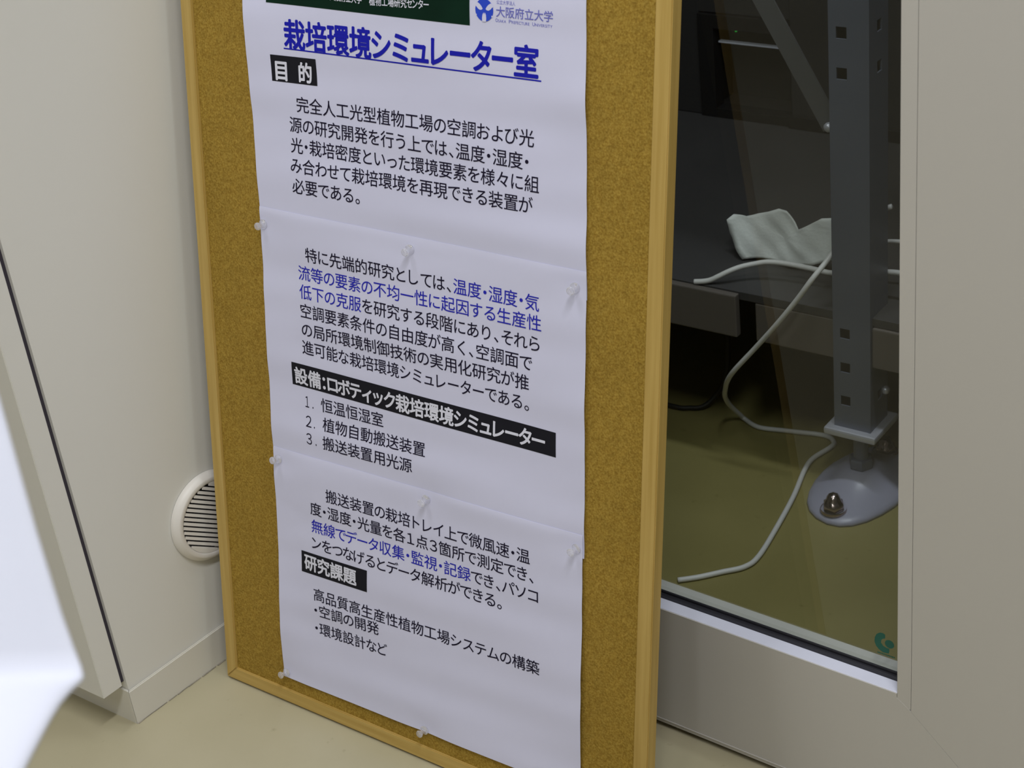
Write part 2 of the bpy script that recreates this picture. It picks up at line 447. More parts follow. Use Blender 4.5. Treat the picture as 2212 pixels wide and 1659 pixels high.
def flat(poly, y0, y1):
    b = bmesh.new()
    add_prism(b, poly, -y1, -y0, Matrix(((1, 0, 0, 0), (0, 0, -1, 0), (0, 1, 0, 0), (0, 0, 0, 1))))
    return b


cres = [(269.5, 218.2), (267.1, 219.3), (263.9, 218.9), (260.3, 216), (258.3, 211), (258.0, 205.8), (259.6, 201.2), (263.0, 197.6), (267.5, 195.6), (273.4, 196.4),
        (274.0, 199.8), (273.6, 202.6), (271.1, 202.4), (267.1, 203.7), (264.9, 206.9), (265.3, 210.3), (267.1, 212.5), (269.3, 213.6)]
link('crescent', flat([((x - 266) / 1000, (z - 205) / 1000) for x, z in cres], -0.0002, 0.0), M['decal'], dec)
link('ball', flat([((274.1 - 266 + 4.9 * math.cos(t)) / 1000, (208.3 - 205 + 4.9 * math.sin(t)) / 1000) for t in [k * math.pi / 14 for k in range(28)]], -0.0002, 0.0), M['decal'], dec)
bm = bmesh.new()
rnd = random.Random(3)
xx = -4.8
while xx < 13.5:
    wd = rnd.uniform(0.7, 1.6)
    add_box(bm, xx / 1000, (xx + wd) / 1000, -0.0002, 0.0, -12.2 / 1000, -10.6 / 1000); xx += wd + 0.5
link('caption_line', bm, M['decal'], dec)

# ------------------------------------------------------------------ cork board
K = 0.9977992
LEAN = math.radians(10.6)
Vv = Vector((0, math.sin(LEAN), math.cos(LEAN))); Nn = Vector((0, -math.cos(LEAN), math.sin(LEAN)))
P0 = Vector((-1.3276, 1.0194, 0.0028))
# board frame: x = across, y = up the board, z = out of the board, in millimetres of the board
BM = Matrix(((1, 0, 0, P0.x), (0, Vv.y, Nn.y, P0.y), (0, Vv.z, Nn.z, P0.z), (0, 0, 0, 1)))
q = K / 1000.0
board = empty('cork_board', matrix=BM)
tag(board, 'tall cork notice board in a pine frame, standing on the floor against the door', 'notice board')
bm = bmesh.new(); add_box(bm, 10 * q, 590 * q, 10 * q, 890 * q, -13 * q, -2.6 * q); link('cork', bm, M['cork'], board)
FW, FD = 17.0, 15.0


def rail(pts, name):
    b = bmesh.new(); add_prism(b, [(x * q, y * q) for x, y in pts], -FD * q, 0.0)
    bmesh.ops.bevel(b, geom=[e for e in b.edges if all(abs(v.co.z) < 1e-7 for v in e.verts)], offset=0.0010, segments=2, affect='EDGES')
    return b


e = 0.12
for nm, pts in (('frame_rail', [(0, 0), (FW, FW), (FW, 900 - FW), (0, 900)]), ('frame_rail', [(600, 0), (600, 900), (600 - FW, 900 - FW), (600 - FW, FW)])):
    link(nm, rail(pts, nm), M['pine'], board)
pine_h = M['pine'].copy(); pine_h.name = 'pine_across'
for nd in pine_h.node_tree.nodes:
    if nd.type == 'MAPPING': nd.inputs['Scale'].default_value = (5, 160, 160)
for nd in M['pine'].node_tree.nodes:
    if nd.type == 'MAPPING': nd.inputs['Scale'].default_value = (160, 5, 160)
for pts in ([(e, 0), (600 - e, 0), (600 - FW - e, FW), (FW + e, FW)], [(FW + e, 900 - FW), (600 - FW - e, 900 - FW), (600 - e, 900), (e, 900)]):
    link('frame_rail', rail(pts, 'frame_rail'), pine_h, board)

# ------------------------------------------------------------------ paper sheets
PINS = [(105, 589.5), (306.5, 596), (505.3, 592.6), (108.6, 317.8), (321.2, 326), (511.6, 323.8), (102.4, 41.2), (311.6, 39.8)]


def wave(u, v):
    """how far the paper stands off the cork, in mm"""
    z = 0.30 * math.sin(v / 11.5 + u / 130.0) + 0.16 * math.sin(v / 6.7 - u / 75.0 + 1.0) + 0.35 * math.sin(u / 47.0 + v / 60.0)
    z += 0.4 * math.sin(v / 24.0 + 0.6 * math.sin(u / 70.0))
    z += 1.0
    lf = math.exp(-((u - 97) / 45.0) ** 2)
    rt = math.exp(-((u - 519) / 45.0) ** 2)
    z += lf * (3.2 * math.exp(-((v - 110) / 40.0) ** 2) - 1.2 * math.exp(-((v - 235) / 40.0) ** 2) + 2.0 * math.exp(-((v - 800) / 60.0) ** 2) + 1.0 * math.exp(-((v - 460) / 60.0) ** 2))
    z += rt * (1.6 * math.exp(-((v - 120) / 70.0) ** 2) + 1.2 * math.exp(-((v - 460) / 60.0) ** 2) + 1.5 * math.exp(-((v - 770) / 30.0) ** 2))
    # a soft belly above each seam
    z += 0.6 * math.exp(-((v - 630) / 16.0) ** 2) + 0.6 * math.exp(-((v - 360) / 16.0) ** 2)
    for pu, pv in PINS:
        d = ((u - pu) / 26.0) ** 2 + ((v - pv) / 16.0) ** 2
        z *= 1 - 0.85 * math.exp(-d)
    return max(z, 0.05) - 1.2


def lip(k, u, v):
    """the middle and lowest sheets ride over the one above: a step just under their top edge"""
    if k == 0: return 0.0
    top = 608.3 + (u - 100) * 0.0036 if k == 1 else 331.6 + (u - 101) * 0.019
    d = max(0.0, top - v)
    return 1.0 * (1 - math.exp(-d / 5.0)) * math.exp(-d / 60.0)


def sheet(name, quad, base, top_lift, label, n=(84, 100)):
    TL, TR, BR, BL = quad
    b = bmesh.new(); g = []
    for j in range(n[1] + 1):
        t = j / n[1]; row = []
        for i in range(n[0] + 1):
            s = i / n[0]
            u = (TL[0] * (1 - t) + BL[0] * t) * (1 - s) + (TR[0] * (1 - t) + BR[0] * t) * s
            v = (TL[1] * (1 - t) + BL[1] * t) * (1 - s) + (TR[1] * (1 - t) + BR[1] * t) * s
            row.append(b.verts.new((u * q, v * q, (wave(u, v) + base + lip(int(base / 0.45 + 0.5), u, v)) * q)))
        g.append(row)
    for j in range(n[1]):
        for i in range(n[0]): b.faces.new((g[j][i], g[j + 1][i], g[j + 1][i + 1], g[j][i + 1]))
    ext = bmesh.ops.extrude_face_region(b, geom=list(b.faces))
    for v in [x for x in ext['geom'] if isinstance(x, bmesh.types.BMVert)]: v.co.z -= 0.00022
    bmesh.ops.recalc_face_normals(b, faces=b.faces)
    o = link(name, b, M['paper'], None, True)
    o.data.set_sharp_from_angle(angle=math.radians(40))
    o.matrix_world = BM
    return tag(o, label, 'paper', 'paper sheets pinned to the board')


S1 = sheet('paper_sheet', ((91.5, 880), (511.6, 880), (517.8, 582), (101, 582)), 0.0, 0,
           'topmost paper sheet, with blue title, green header and black Japanese paragraph')
S2 = sheet('paper_sheet', ((100, 608.3), (517.6, 609.8), (519.7, 314), (100.6, 308)), 0.45, 0,
           'middle paper sheet, with part blue paragraph, long black heading bar and numbered list')
S3 = sheet('paper_sheet', ((101.0, 331.6), (518.2, 339.5), (520.6, 40.5), (97.5, 34.2)), 0.9, 0,
           'lowest paper sheet, with short black heading box and two bullet lines below it')
BASE = {S1: 0.0, S2: 0.45, S3: 0.9}
INK = 0.22


class Ink:
    """print on one sheet, split into named parts"""
    def __init__(self, sheet_): self.s = sheet_; self.parts = {}
    def bm(self, name, m):
        k = (name, m)
        if k not in self.parts: self.parts[k] = bmesh.new()
        return self.parts[k]
    def z(self, u, v, lift=0.0): return (wave(u, v) + BASE[self.s] + lip(int(BASE[self.s] / 0.45 + 0.5), u, v) + INK + lift) * q
    def done(self):
        for (name, m), b in self.parts.items():
            o = link(name.strip(), b, M[m], self.s)
            if name in LAB: o['label'] = LAB[name]


LAB = {'title': 'big bold blue title', 'blue_text': 'blue words of the paragraph', 'header_band': 'dark green header band', 'emblem': 'round blue emblem'}


def patch(ink, name, m, quad, lift=0.0, nu=40, nv=8):
    b = ink.bm(name, m); TL, TR, BR, BL = quad; g = []
    for j in range(nv + 1):
        t = j / nv; row = []
        for i in range(nu + 1):
            s = i / nu
            u = (TL[0] * (1 - t) + BL[0] * t) * (1 - s) + (TR[0] * (1 - t) + BR[0] * t) * s
            v = (TL[1] * (1 - t) + BL[1] * t) * (1 - s) + (TR[1] * (1 - t) + BR[1] * t) * s
            row.append(b.verts.new((u * q, v * q, ink.z(u, v, lift))))
        g.append(row)
    for j in range(nv):
        for i in range(nu): b.faces.new((g[j][i], g[j + 1][i], g[j + 1][i + 1], g[j][i + 1]))


GLY = {}


def glyph(ch, off):
    k = (ch, off)
    if k in GLY: return GLY[k][:2]
    c = bpy.data.curves.new('glyph', 'FONT'); c.body = ch; c.size = 1.0; c.resolution_u = 4
    o = bpy.data.objects.new('glyph', c); COL.objects.link(o)
    dg = bpy.context.evaluated_depsgraph_get()
    ev = o.evaluated_get(dg); me = ev.to_mesh()
    vs = [(v.co.x, v.co.y) for v in me.vertices]; fs = [tuple(p.vertices) for p in me.polygons]
    if off:                                          # bold: the strokes printed again, shifted all round
        v0, f0 = vs, fs; vs, fs = [], []
        for kk in range(8):
            dx, dy = off * math.cos(kk * math.pi / 4), off * math.sin(kk * math.pi / 4)
            fs += [tuple(i + len(vs) for i in f) for f in f0]
            vs += [(x + dx, y + dy) for x, y in v0]
    ev.to_mesh_clear()
    bpy.data.objects.remove(o, do_unlink=True); bpy.data.curves.remove(c)
    GLY[k] = (vs, fs, len(vs) // (8 if off else 1))
    return GLY[k][:2]


# ink height of a full-size kanji decides the em scale
ref = glyph('国', 0.0)[0]
EM_LO, EM_HI = min(y for x, y in ref), max(y for x, y in ref)
EM_L, EM_R = min(x for x, y in ref), max(x for x, y in ref)
EMH = EM_HI - EM_LO; EMC = 0.5 * (EM_HI + EM_LO); CELL = (EM_R - EM_L) / 0.84


def is_kana(ch): return 0x3040 <= ord(ch) <= 0x30ff and ch != '・'


def text(ink, segs, u0, v0, u1, v1, em, off=0.0, lift=0.0, kana=0.92):
    """segs: [(string, part name, material)], fitted between ink edges u0..u1, em = height of a character cell in mm"""
    items = []; x = 0.0
    for s, part, m in segs:
        for ch in s:
            if ch == ' ': x += 0.3; continue
            if ch == '\u3000': x += 1.0; continue
            vs, fs = glyph(ch, off)
            lo, hi = min(a for a, b in vs), max(a for a, b in vs)
            lo /= CELL; hi /= CELL
            if ch in '、。':
                wd, dx, sc = 0.52, 0.08 - lo, 1.0
            elif ch == '・':
                wd, dx, sc = 0.46, 0.23 - 0.5 * (lo + hi), 1.0
            elif ch == '：':
                wd, dx, sc = 0.42, 0.21 - 0.5 * (lo + hi), 1.0
            elif ord(ch) < 0x100 or ch in '１２３':
                wd, dx, sc = (hi - lo) + (0.22 if ch.isdigit() else 0.10), (0.11 if ch.isdigit() else 0.05) - lo, 1.0
            elif is_kana(ch):
                wd = kana if ch not in 'ッィュょっ' else kana * 0.96
                sc = 0.97; dx = wd / 2 - sc * 0.5 * (lo + hi)
            else:
                wd, sc = 1.0, 1.0; dx = 0.5 - 0.5 * (lo + hi) if ch in '人一' else (0.5 - 0.5 * (lo + hi)) * 0.5 + 0.5 * (0.08 - EM_L / CELL)
            items.append((ch, x + dx, sc, part, m)); x += wd
    xs = []
    for ch, ox, sc, part, m in items:
        vs = glyph(ch, off)[0]
        xs += [ox + sc * min(a for a, b in vs) / CELL, ox + sc * max(a for a, b in vs) / CELL]
    X0, X1 = min(xs), max(xs)
    for ch, ox, sc, part, m in items:
        vs, fs = glyph(ch, off); b = ink.bm(part, m); nv = []; n0 = GLY[(ch, off)][2]
        for iv, (a, y) in enumerate(vs):
            s = (ox + sc * a / CELL - X0) / (X1 - X0)
            u = u0 + (u1 - u0) * s
            v = v0 + (v1 - v0) * s + (y - EMC) / EMH * 0.90 * em
            nv.append(b.verts.new((u * q, v * q, ink.z(u, v, lift + 0.018 * (iv // n0)))))
        for f in fs:
            try: b.faces.new([nv[i] for i in f])
            except ValueError: pass


B = lambda s: [(s, 'paragraph_text', 'black')]
C = lambda s: (s, 'blue_text', 'blue')
Dk = lambda s: (s, 'paragraph_text', 'black')
i1 = Ink(S1); EM = 17.0
patch(i1, 'header_band', 'green', ((126, 876), (384, 876), (383.9, 823.8), (125.7, 824)), 0.0, 40, 14)
text(i1, [('植物工場研究センター', 'header_text', 'white')], 262.5, 836.6, 336.3, 838.6, 9.6, 0.012, 0.25, 0.86)
text(i1, [('大阪府立大学', 'header_text', 'white')], 211.5, 837.2, 253, 837.0, 9.6, 0.012, 0.25)
text(i1, [('公立大学法人', 'logo_text', 'logotext')], 414.7, 847.7, 435.6, 847.7, 4.0, 0.0)
text(i1, [('大阪府立大学', 'logo_text', 'logotext')], 414.2, 839.0, 477.0, 839.4, 10.2, 0.006)
ex, ev_ = 413.4, 831.0
for big, small, x0, x1 in (('O', 'SAKA', 413.4, 425.2), ('P', 'REFECTURE', 428.4, 451.2), ('U', 'NIVERSITY', 454.5, 476.4)):
    wb = 2.7
    text(i1, [(big, 'logo_text', 'logotext')], x0, ev_ + 0.4, x0 + wb, ev_ + 0.4, 4.5, 0.0)
    text(i1, [(small, 'logo_text', 'logotext')], x0 + wb + 0.4, ev_, x1, ev_, 3.6, 0.0)
# emblem: blue disc with three pale leaf-shaped cuts
ec, er = (400.8, 839.3), 10.3
NS = 40
b = i1.bm('emblem', 'logo')
ce = b.verts.new((ec[0] * q, ec[1] * q, i1.z(*ec)))
rg = [b.verts.new(((ec[0] + er * math.cos(2 * math.pi * k / NS)) * q, (ec[1] + er * math.sin(2 * math.pi * k / NS)) * q, i1.z(*ec))) for k in range(NS)]
for k in range(NS): b.faces.new((ce, rg[k], rg[(k + 1) % NS]))
for leaf in ([(-10.4, 3.6), (-9.4, 5.6), (-7.4, 6.6), (-5.0, 5.2), (-3.0, 3.2), (-1.7, 1.2), (-2.6, 0.2), (-4.8, -0.2), (-7.0, 0.8), (-8.8, 2.6)],
             [(10.4, 3.6), (9.4, 5.6), (7.4, 6.6), (5.0, 5.2), (3.0, 3.2), (1.7, 1.2), (2.6, 0.2), (4.8, -0.2), (7.0, 0.8), (8.8, 2.6)],
             [(-2.3, -10.6), (-2.5, -7.0), (-1.9, -4.0), (-0.7, -2.0), (0.0, -4.2), (0.7, -2.0), (1.9, -4.0), (2.3, -7.0), (2.0, -10.6)],
             [(-9.9, -4.6), (-8.4, -4.0), (-8.8, -5.8), (-9.6, -5.6)], [(9.9, -4.6), (8.0, -4.4), (8.6, -6.2), (9.6, -5.6)]):
    bb = i1.bm('emblem_cut', 'paper')
    bb.faces.new([bb.verts.new(((ec[0] + x) * q, (ec[1] + y) * q, i1.z(*ec, 0.12))) for x, y in leaf])
text(i1, [('栽培環境シミュレーター室', 'title', 'title')], 148.3, 793.9, 462.0, 796.4, 30.5, 0.026, 0.05, 0.84)
patch(i1, 'title', 'title', ((147.4, 780.6), (465.2, 781.8), (465.2, 780.4), (147.4, 779.2)), 0.0, 60, 1)
patch(i1, 'heading_box', 'box', ((128.2, 772.0), (189.3, 773.0), (190.1, 746.1), (128.9, 745.1)), 0.0, 14, 8)
text(i1, [('目', 'heading_character', 'white')], 134.3, 756.3, 150.3, 756.6, 21.0, 0.03, 0.3)
text(i1, [('的', 'heading_character ', 'white')], 165.8, 757.0, 183.4, 757.4, 21.0, 0.03, 0.3)
for s, a in (('完全人工光型植物工場の空調および光', (160.6, 724.1, 456.9, 726.5)), ('源の研究開発を行う上では、温度・湿度・', (149.5, 702.3, 451.0, 704.1)),
             ('光・栽培密度といった環境要素を様々に組', (150.0, 680.8, 463.1, 683.9)), ('み合わせて栽培環境を再現できる装置が', (149.2, 659.8, 456.1, 663.0)),
             ('必要である。', (150.4, 638.0, 242.5, 639.5))):
    text(i1, B(s), *a, EM, 0.003)
i1.done()

i2 = Ink(S2)
for segs, a in (([Dk('特に先端的研究としては、'), C('温度・湿度・気')], (163.8, 565.5, 464.4, 568.4)), ([C('流等の要素の不均一性に起因する生産性')], (151.9, 543.9, 467.0, 548.6)),
                ([C('低下の克服'), Dk('を研究する段階にあり、それら')], (152.9, 523.3, 464.7, 527.2)), ([Dk('空調要素条件の自由度が高く、空調面で')], (153.1, 501.9, 456.5, 506.0)),
                ([Dk('の局所環境制御技術の実用化研究が推')], (153.7, 480.7, 452.8, 485.0)), ([Dk('進可能な栽培環境シミュレーターである。')], (152.9, 460.4, 452.6, 463.2))):
    text(i2, segs, *a, EM, 0.003)
patch(i2, 'heading_box', 'box', ((136.1, 440.1), (484.8, 440.7), (485.1, 414.6), (135.4, 413.7)), 0.0, 80, 8)
text(i2, [('設備：ロボティック栽培環境シミュレーター', 'heading_text', 'white')], 139.7, 425.4, 472.3, 427.2, 20.0, 0.026, 0.3, 0.84)
for nme, a, s, c_ in (('１.', (153.0, 397.0, 164.6, 397.4), '恒温恒湿室', (175.5, 398.0, 263.9, 400.6)), ('２.', (153.2, 374.4, 166.4, 374.8), '植物自動搬送装置', (177.6, 376.0, 320.5, 381.0)),
                      ('３.', (153.4, 354.2, 168.1, 354.8), '搬送装置用光源', (177.2, 354.4, 303.0, 358.4))):
    pk = 'list_number' + ' ' * int(nme[0])
    text(i2, [(nme[0], pk, 'black')], a[0], a[1], a[0] + (5.2 if nme[0] == '１' else 8.0), a[1], EM, 0.0)
    text(i2, [('.', pk, 'black')], a[2] - 1.5, a[3], a[2], a[3], EM, 0.0); text(i2, [(s, 'list_text', 'black')], *c_, EM, 0.003)
i2.done()

i3 = Ink(S3)
for segs, a in (([Dk('搬送装置の栽培トレイ上で微風速・温')], (178.3, 291.3, 455.1, 296.6)), ([Dk('度・湿度・光量を各１点３箇所で測定でき、')], (153.7, 269.6, 459.7, 276.2)),
                ([C('無線でデータ収集・監視・記録'), Dk('でき、パソコ')], (153.9, 247.8, 465.5, 255.0)), ([Dk('ンをつなげるとデータ解析ができる。')], (153.7, 227.0, 419.0, 233.0))):
    text(i3, segs, *a, EM, 0.003, 0.0, 0.86)
patch(i3, 'heading_box', 'box', ((136.6, 212.2), (235.2, 216.0), (234.1, 188.9), (135.8, 185.4)), 0.0, 24, 8)
text(i3, [('研究課題', 'heading_text', 'white')], 140.7, 199.2, 219.6, 201.6, 20.5, 0.026, 0.3)
for s, a in (('高品質高生産性植物工場システムの構築', (152.9, 161.1, 467.8, 171.7)), ('・空調の開発', (153.0, 140.8, 249.7, 147.0)), ('・環境設計など', (152.2, 117.0, 260.4, 123.2))):
    text(i3, [(s, 'topic_text', 'black')], *a, EM, 0.003)
i3.done()

# ------------------------------------------------------------------ push pins
bm = bmesh.new()
add_lathe(bm, [(0, -0.4), (4.6, -0.4), (5.3, 0.2), (5.3, 1.0), (4.2, 1.9), (2.7, 2.8), (2.1, 4.6), (2.2, 6.6), (2.9, 8.0), (4.0, 8.6), (4.3, 9.4), (4.1, 10.4), (3.0, 11.2), (0, 11.4)], 24,
          Matrix.Scale(q, 4))
pin0 = link('push_pin', bm, M['pin'], None, True)
PL = ['clear push pin at the left edge where the top and middle sheets overlap', 'clear push pin at mid width where the top and middle sheets overlap',
      'clear push pin at the right edge where the top and middle sheets overlap', 'clear push pin at the left edge where the middle and lowest sheets overlap',
      'clear push pin at mid width where the middle and lowest sheets overlap', 'clear push pin at the right edge where the middle and lowest sheets overlap',
      'clear push pin at the bottom left corner of the lowest sheet', 'clear push pin at the middle of the bottom edge of the lowest sheet']
rp = random.Random(5)
for i, (pu, pv) in enumerate(PINS):
    o = pin0 if i == 0 else pin0.copy()
    if i: COL.objects.link(o)
    zb = wave(pu, pv) + (0.5 if i < 3 else 0.95) + lip(1 if i < 3 else 2, pu, pv) + 0.45
    o.matrix_world = BM @ Matrix.Translation((pu * q, pv * q, zb * q)) @ Matrix.Rotation(math.radians(rp.uniform(-9, 9)), 4, 'X') @ Matrix.Rotation(math.radians(rp.uniform(-9, 9)), 4, 'Y')
    tag(o, PL[i], 'push pin', 'clear push pins')

# ------------------------------------------------------------------ steel rack behind the glass
rack = empty('steel_rack', (-0.8225, 1.73, 0.0))
tag(rack, 'grey slotted steel shelving rack standing in the dim room behind the glass door', 'rack')
RX, RY = -0.8225, 1.73
PX0, PX1, PY0, PY1, PZ0, PZ1 = -0.848 - RX, -0.797 - RX, 1.705 - RY, 1.757 - RY, 0.108, 1.80


def slotted(x_is, lo, hi, hole_lo, hole_hi, zs, hz, const0, const1, b):
    """a plate with a column of square holes; x_is 'x' or 'y' says which way it is wide"""
    def bx(a0, a1, z0, z1):
        if x_is == 'x': add_box(b, a0, a1, const0, const1, z0, z1)
        else: add_box(b, const0, const1, a0, a1, z0, z1)
    bx(lo, hole_lo, PZ0, PZ1); bx(hole_hi, hi, PZ0, PZ1)
    z = PZ0
    for zc in zs:
        bx(hole_lo, hole_hi, z, zc - hz); z = zc + hz
    bx(hole_lo, hole_hi, z, PZ1)


zs = [0.149 + 0.0493 * k for k in range(33) if not (3 <= k <= 8)]
bm = bmesh.new()
slotted('x', PX0, PX1, -0.8383 - RX, -0.8248 - RX, zs, 0.0072, PY0, PY0 + 0.0022, bm)
slotted('y', PY0 + 0.0022, PY1, 1.727 - RY, 1.740 - RY, [z + 0.004 for z in zs], 0.0072, PX1 - 0.0022, PX1, bm)
add_box(bm, PX0, PX0 + 0.0022, PY0 + 0.0022, PY1, PZ0, PZ1)
add_box(bm, PX0 + 0.0022, PX1 - 0.0022, PY1 - 0.0022, PY1, PZ0, PZ1)
add_box(bm, PX1 - 0.0030, PX1 + 0.0004, PY0 - 0.0004, PY0 + 0.0006, PZ0, PZ1)
link('post', bm, M['steel'], rack)
bm = bmesh.new(); add_box(bm, PX0 - 0.011, PX1 + 0.011, PY0 - 0.011, PY1 + 0.011, 0.0985, 0.1085, 0.003); tag(link('foot_plate', bm, M['zinc'], rack), 'pale grey end cap')
bm = bmesh.new(); add_lathe(bm, [(0, 0.03), (0.010, 0.03), (0.010, 0.099), (0, 0.099)], 20); add_lathe(bm, [(0.016, 0.038), (0.0165, 0.040), (0.0165, 0.050), (0.015, 0.052), (0.0, 0.052)], 6)
link('stem', bm, M['steel'], rack)
# pear-drop foot with two lugs front and back
ft = bmesh.new(); rings = []
prof = [(1.00, 0.0), (1.01, 0.004), (0.985, 0.0075), (0.90, 0.0105), (0.74, 0.0150), (0.56, 0.0215), (0.42, 0.0285), (0.32, 0.0345), (0.25, 0.037)]
hexa = [(-0.046, -0.080), (0.022, -0.101), (0.062, -0.015), (0.046, 0.080), (-0.022, 0.101), (-0.062, 0.015)]
for it in range(2):                                  # round the corners of the six-sided base plate
    hexa = [(a[0] + (b_[0] - a[0]) * k, a[1] + (b_[1] - a[1]) * k) for a, b_ in zip(hexa, hexa[1:] + hexa[:1]) for k in (0.25, 0.75)]
NF = len(hexa)
for s_, h in prof:
    ring = []
    wgt = max(0.0, (s_ - 0.25) / 0.75)
    for x, y in hexa:
        L = math.hypot(x, y); r = wgt * L * s_ + (1 - wgt) * 0.075 * s_
        ring.append(ft.verts.new((x / L * r, y / L * r, h)))
    rings.append(ring)
for A, B_ in zip(rings, rings[1:]):
    for k in range(NF): ft.faces.new((A[k], A[(k + 1) % NF], B_[(k + 1) % NF], B_[k]))
ft.faces.new(rings[0][::-1]); ft.faces.new(rings[-1])
bmesh.ops.recalc_face_normals(ft, faces=ft.faces)
foot = link('levelling_foot', ft, M['nylon'], rack, True); foot.location = (0.0005, 0.005, 0.0); foot.scale = (1.08, 1.08, 1.0)
for fx, fy in ((-0.004, -0.074), (-0.003, 0.072)):
    bm = bmesh.new()
    add_lathe(bm, [(0, 0.0), (0.0125, 0.0), (0.0135, 0.0015), (0.0125, 0.004)], 24)
    add_lathe(bm, [(0.0105, 0.003), (0.0110, 0.004), (0.0105, 0.010), (0.0085, 0.0115), (0.0072, 0.0155), (0.0048, 0.0195), (0, 0.021)], 6)
    o = link('nut', bm, M['nut'], foot, True); o.location = (fx, fy, 0.0095); o.scale = (1.25, 1.25, 1.3)
# shelf, front beams and diagonal brace
bm = bmesh.new(); add_box(bm, -2.2 - RX, 0.30 - RX, 1.712 - RY, 2.62 - RY, 0.262, 0.274, 0.001); link('shelf_board', bm, M['shelf'], rack)
bm = bmesh.new(); add_box(bm, -2.2 - RX, -0.985 - RX, 1.700 - RY, 1.711 - RY, 0.211, 0.2725, 0.002); link('beam', bm, M['beam'], rack)
bm = bmesh.new(); add_box(bm, -0.963 - RX, -0.849 - RX, 1.712 - RY, 1.722 - RY, 0.205, 0.2615, 0.002); link('beam', bm, M['beam'], rack)
bm = bmesh.new(); add_box(bm, -0.796 - RX, 0.30 - RX, 1.708 - RY, 1.722 - RY, 0.205, 0.2615, 0.002); link('beam', bm, M['beam'], rack)
bm = bmesh.new()
p = Vector((-0.872 - RX, 1.759 - RY, 0.500)); d = Vector((-0.092, 0, 0.158)).normalized(); nrm = Vector((d.z, 0, -d.x)) * 0.013
for sgn in (0,):
    pts = [p - nrm, p + nrm, p + nrm + d * 1.2, p - nrm + d * 1.2]
    t = bmesh.new(); a = [t.verts.new(x) for x in pts]; b2 = [t.verts.new(x + Vector((0, 0.003, 0))) for x in pts]
    t.faces.new(a); t.faces.new(b2[::-1])
    for k in range(4): t.faces.new((a[k], b2[k], b2[(k + 1) % 4], a[(k + 1) % 4]))
    bmesh.ops.recalc_face_normals(t, faces=t.faces); merge(bm, t)
link('brace', bm, M['brace'], rack)
bm = bmesh.new(); add_lathe(bm, [(0.006, 0.0), (0.0062, 0.004), (0.004, 0.007), (0, 0.0075)], 12, Matrix.Rotation(math.radians(90), 4, 'X'))
o = link('bolt', bm, M['zinc'], rack, True); o.location = (-0.8745 - RX, 1.7575 - RY, 0.502)

for by, bz in ((1.7505, 0.199), (1.7475, 0.152)):
    bm = bmesh.new(); add_lathe(bm, [(0.0055, 0.0), (0.0058, 0.003), (0.0040, 0.006), (0, 0.0065)], 12, Matrix.Rotation(math.radians(90), 4, 'Y'))
    o = link('bolt', bm, M['zinc'], rack, True); o.location = (PX1, by - RY, bz)

# cabinet at the back of the shelf: dark body with a black-framed opening
cab = empty('equipment_cabinet', (-1.05, 2.26, 0.2745))
tag(cab, 'dark equipment cabinet with a black framed opening at the back of the shelf', 'cabinet')
cx, cy, cz = -1.05, 2.26, 0.2745
bm = bmesh.new()
add_box(bm, -2.0 - cx, -1.352 - cx, 0.0, 0.34, 0.0, 0.62, 0.002)
add_box(bm, -1.352 - cx, -1.19 - cx, 0.10, 0.34, 0.0, 0.62)
add_box(bm, -1.19 - cx, -0.30 - cx, 0.0, 0.34, 0.0, 0.62, 0.002)
add_box(bm, -1.352 - cx, -1.19 - cx, 0.0, 0.10, 0.175, 0.62)
link('body', bm, M['dark'], cab)
bm = bmesh.new()
add_box(bm, -1.352 - cx, -1.324 - cx, -0.006, 0.02, 0.0, 0.173, 0.001)
add_box(bm, -1.324 - cx, -1.19 - cx, -0.006, 0.02, 0.0, 0.016, 0.001)
add_box(bm, -1.324 - cx, -1.19 - cx, -0.006, 0.02, 0.150, 0.173, 0.001)
link('opening_frame', bm, M['darker'], cab)
bm = bmesh.new(); add_box(bm, -1.320 - cx, -1.19 - cx, 0.004, 0.012, 0.1245, 0.127); tag(link('rod', bm, M['silver'], cab), 'thin bright rod')
bm = bmesh.new(); add_lathe(bm, [(0.002, 0), (0.002, 0.002), (0, 0.003)], 10, Matrix.Rotation(math.radians(90), 4, 'X'))
o = link('indicator_lamp', bm, M['led'], cab); o.location = (-1.2837 - cx, -0.0005, 0.149)
bm = bmesh.new(); add_box(bm, -1.19 - cx, -0.30 - cx, -0.012, -0.0005, 0.0, 0.020, 0.001); link('plinth', bm, M['darker'], cab)

# tall black unit seen past the post
bm = bmesh.new(); add_box(bm, -0.78, -0.40, 1.86, 2.10, 0.2745, 0.96, 0.004)
tag(link('black_unit', bm, M['darker'], None), 'tall black unit on the shelf, seen between the slotted post and the door stile', 'equipment')

# things lying about on and below the shelf
out = [(-1.0539, .326), (-1.0464, .3328), (-1.0288, .331), (-1.0004, .3419), (-.978, .3517), (-.9657, .3511), (-.9512, .3388), (-.9446, .3312), (-.9289, .3406), (-.912, .3515), (-.8949, .3517),
       (-.866, .346), (-.86, .318), (-.8956, .2990), (-.9199, .2880), (-.9473, .2800), (-.961, .2790), (-.9887, .2800), (-1.0028, .2790), (-1.0259, .2765), (-1.0379, .2894), (-1.0498, .3081)]
ta = bmesh.new()
cen = Vector((-0.965, 1.80, 0.312)); rs = []
NR = 10
loop = []
for i in range(len(out)):
    a = out[i]; b_ = out[(i + 1) % len(out)]
    for k in range(3): loop.append((a[0] + (b_[0] - a[0]) * k / 3, a[1] + (b_[1] - a[1]) * k / 3))


def crumple(x, z):
    return 0.006 * math.sin(x * 34 + z * 14) + 0.0022 * math.sin(x * 96 - z * 60 + 1) + 0.0010 * math.sin(x * 150 + z * 190) + 0.25 * (z - 0.30)


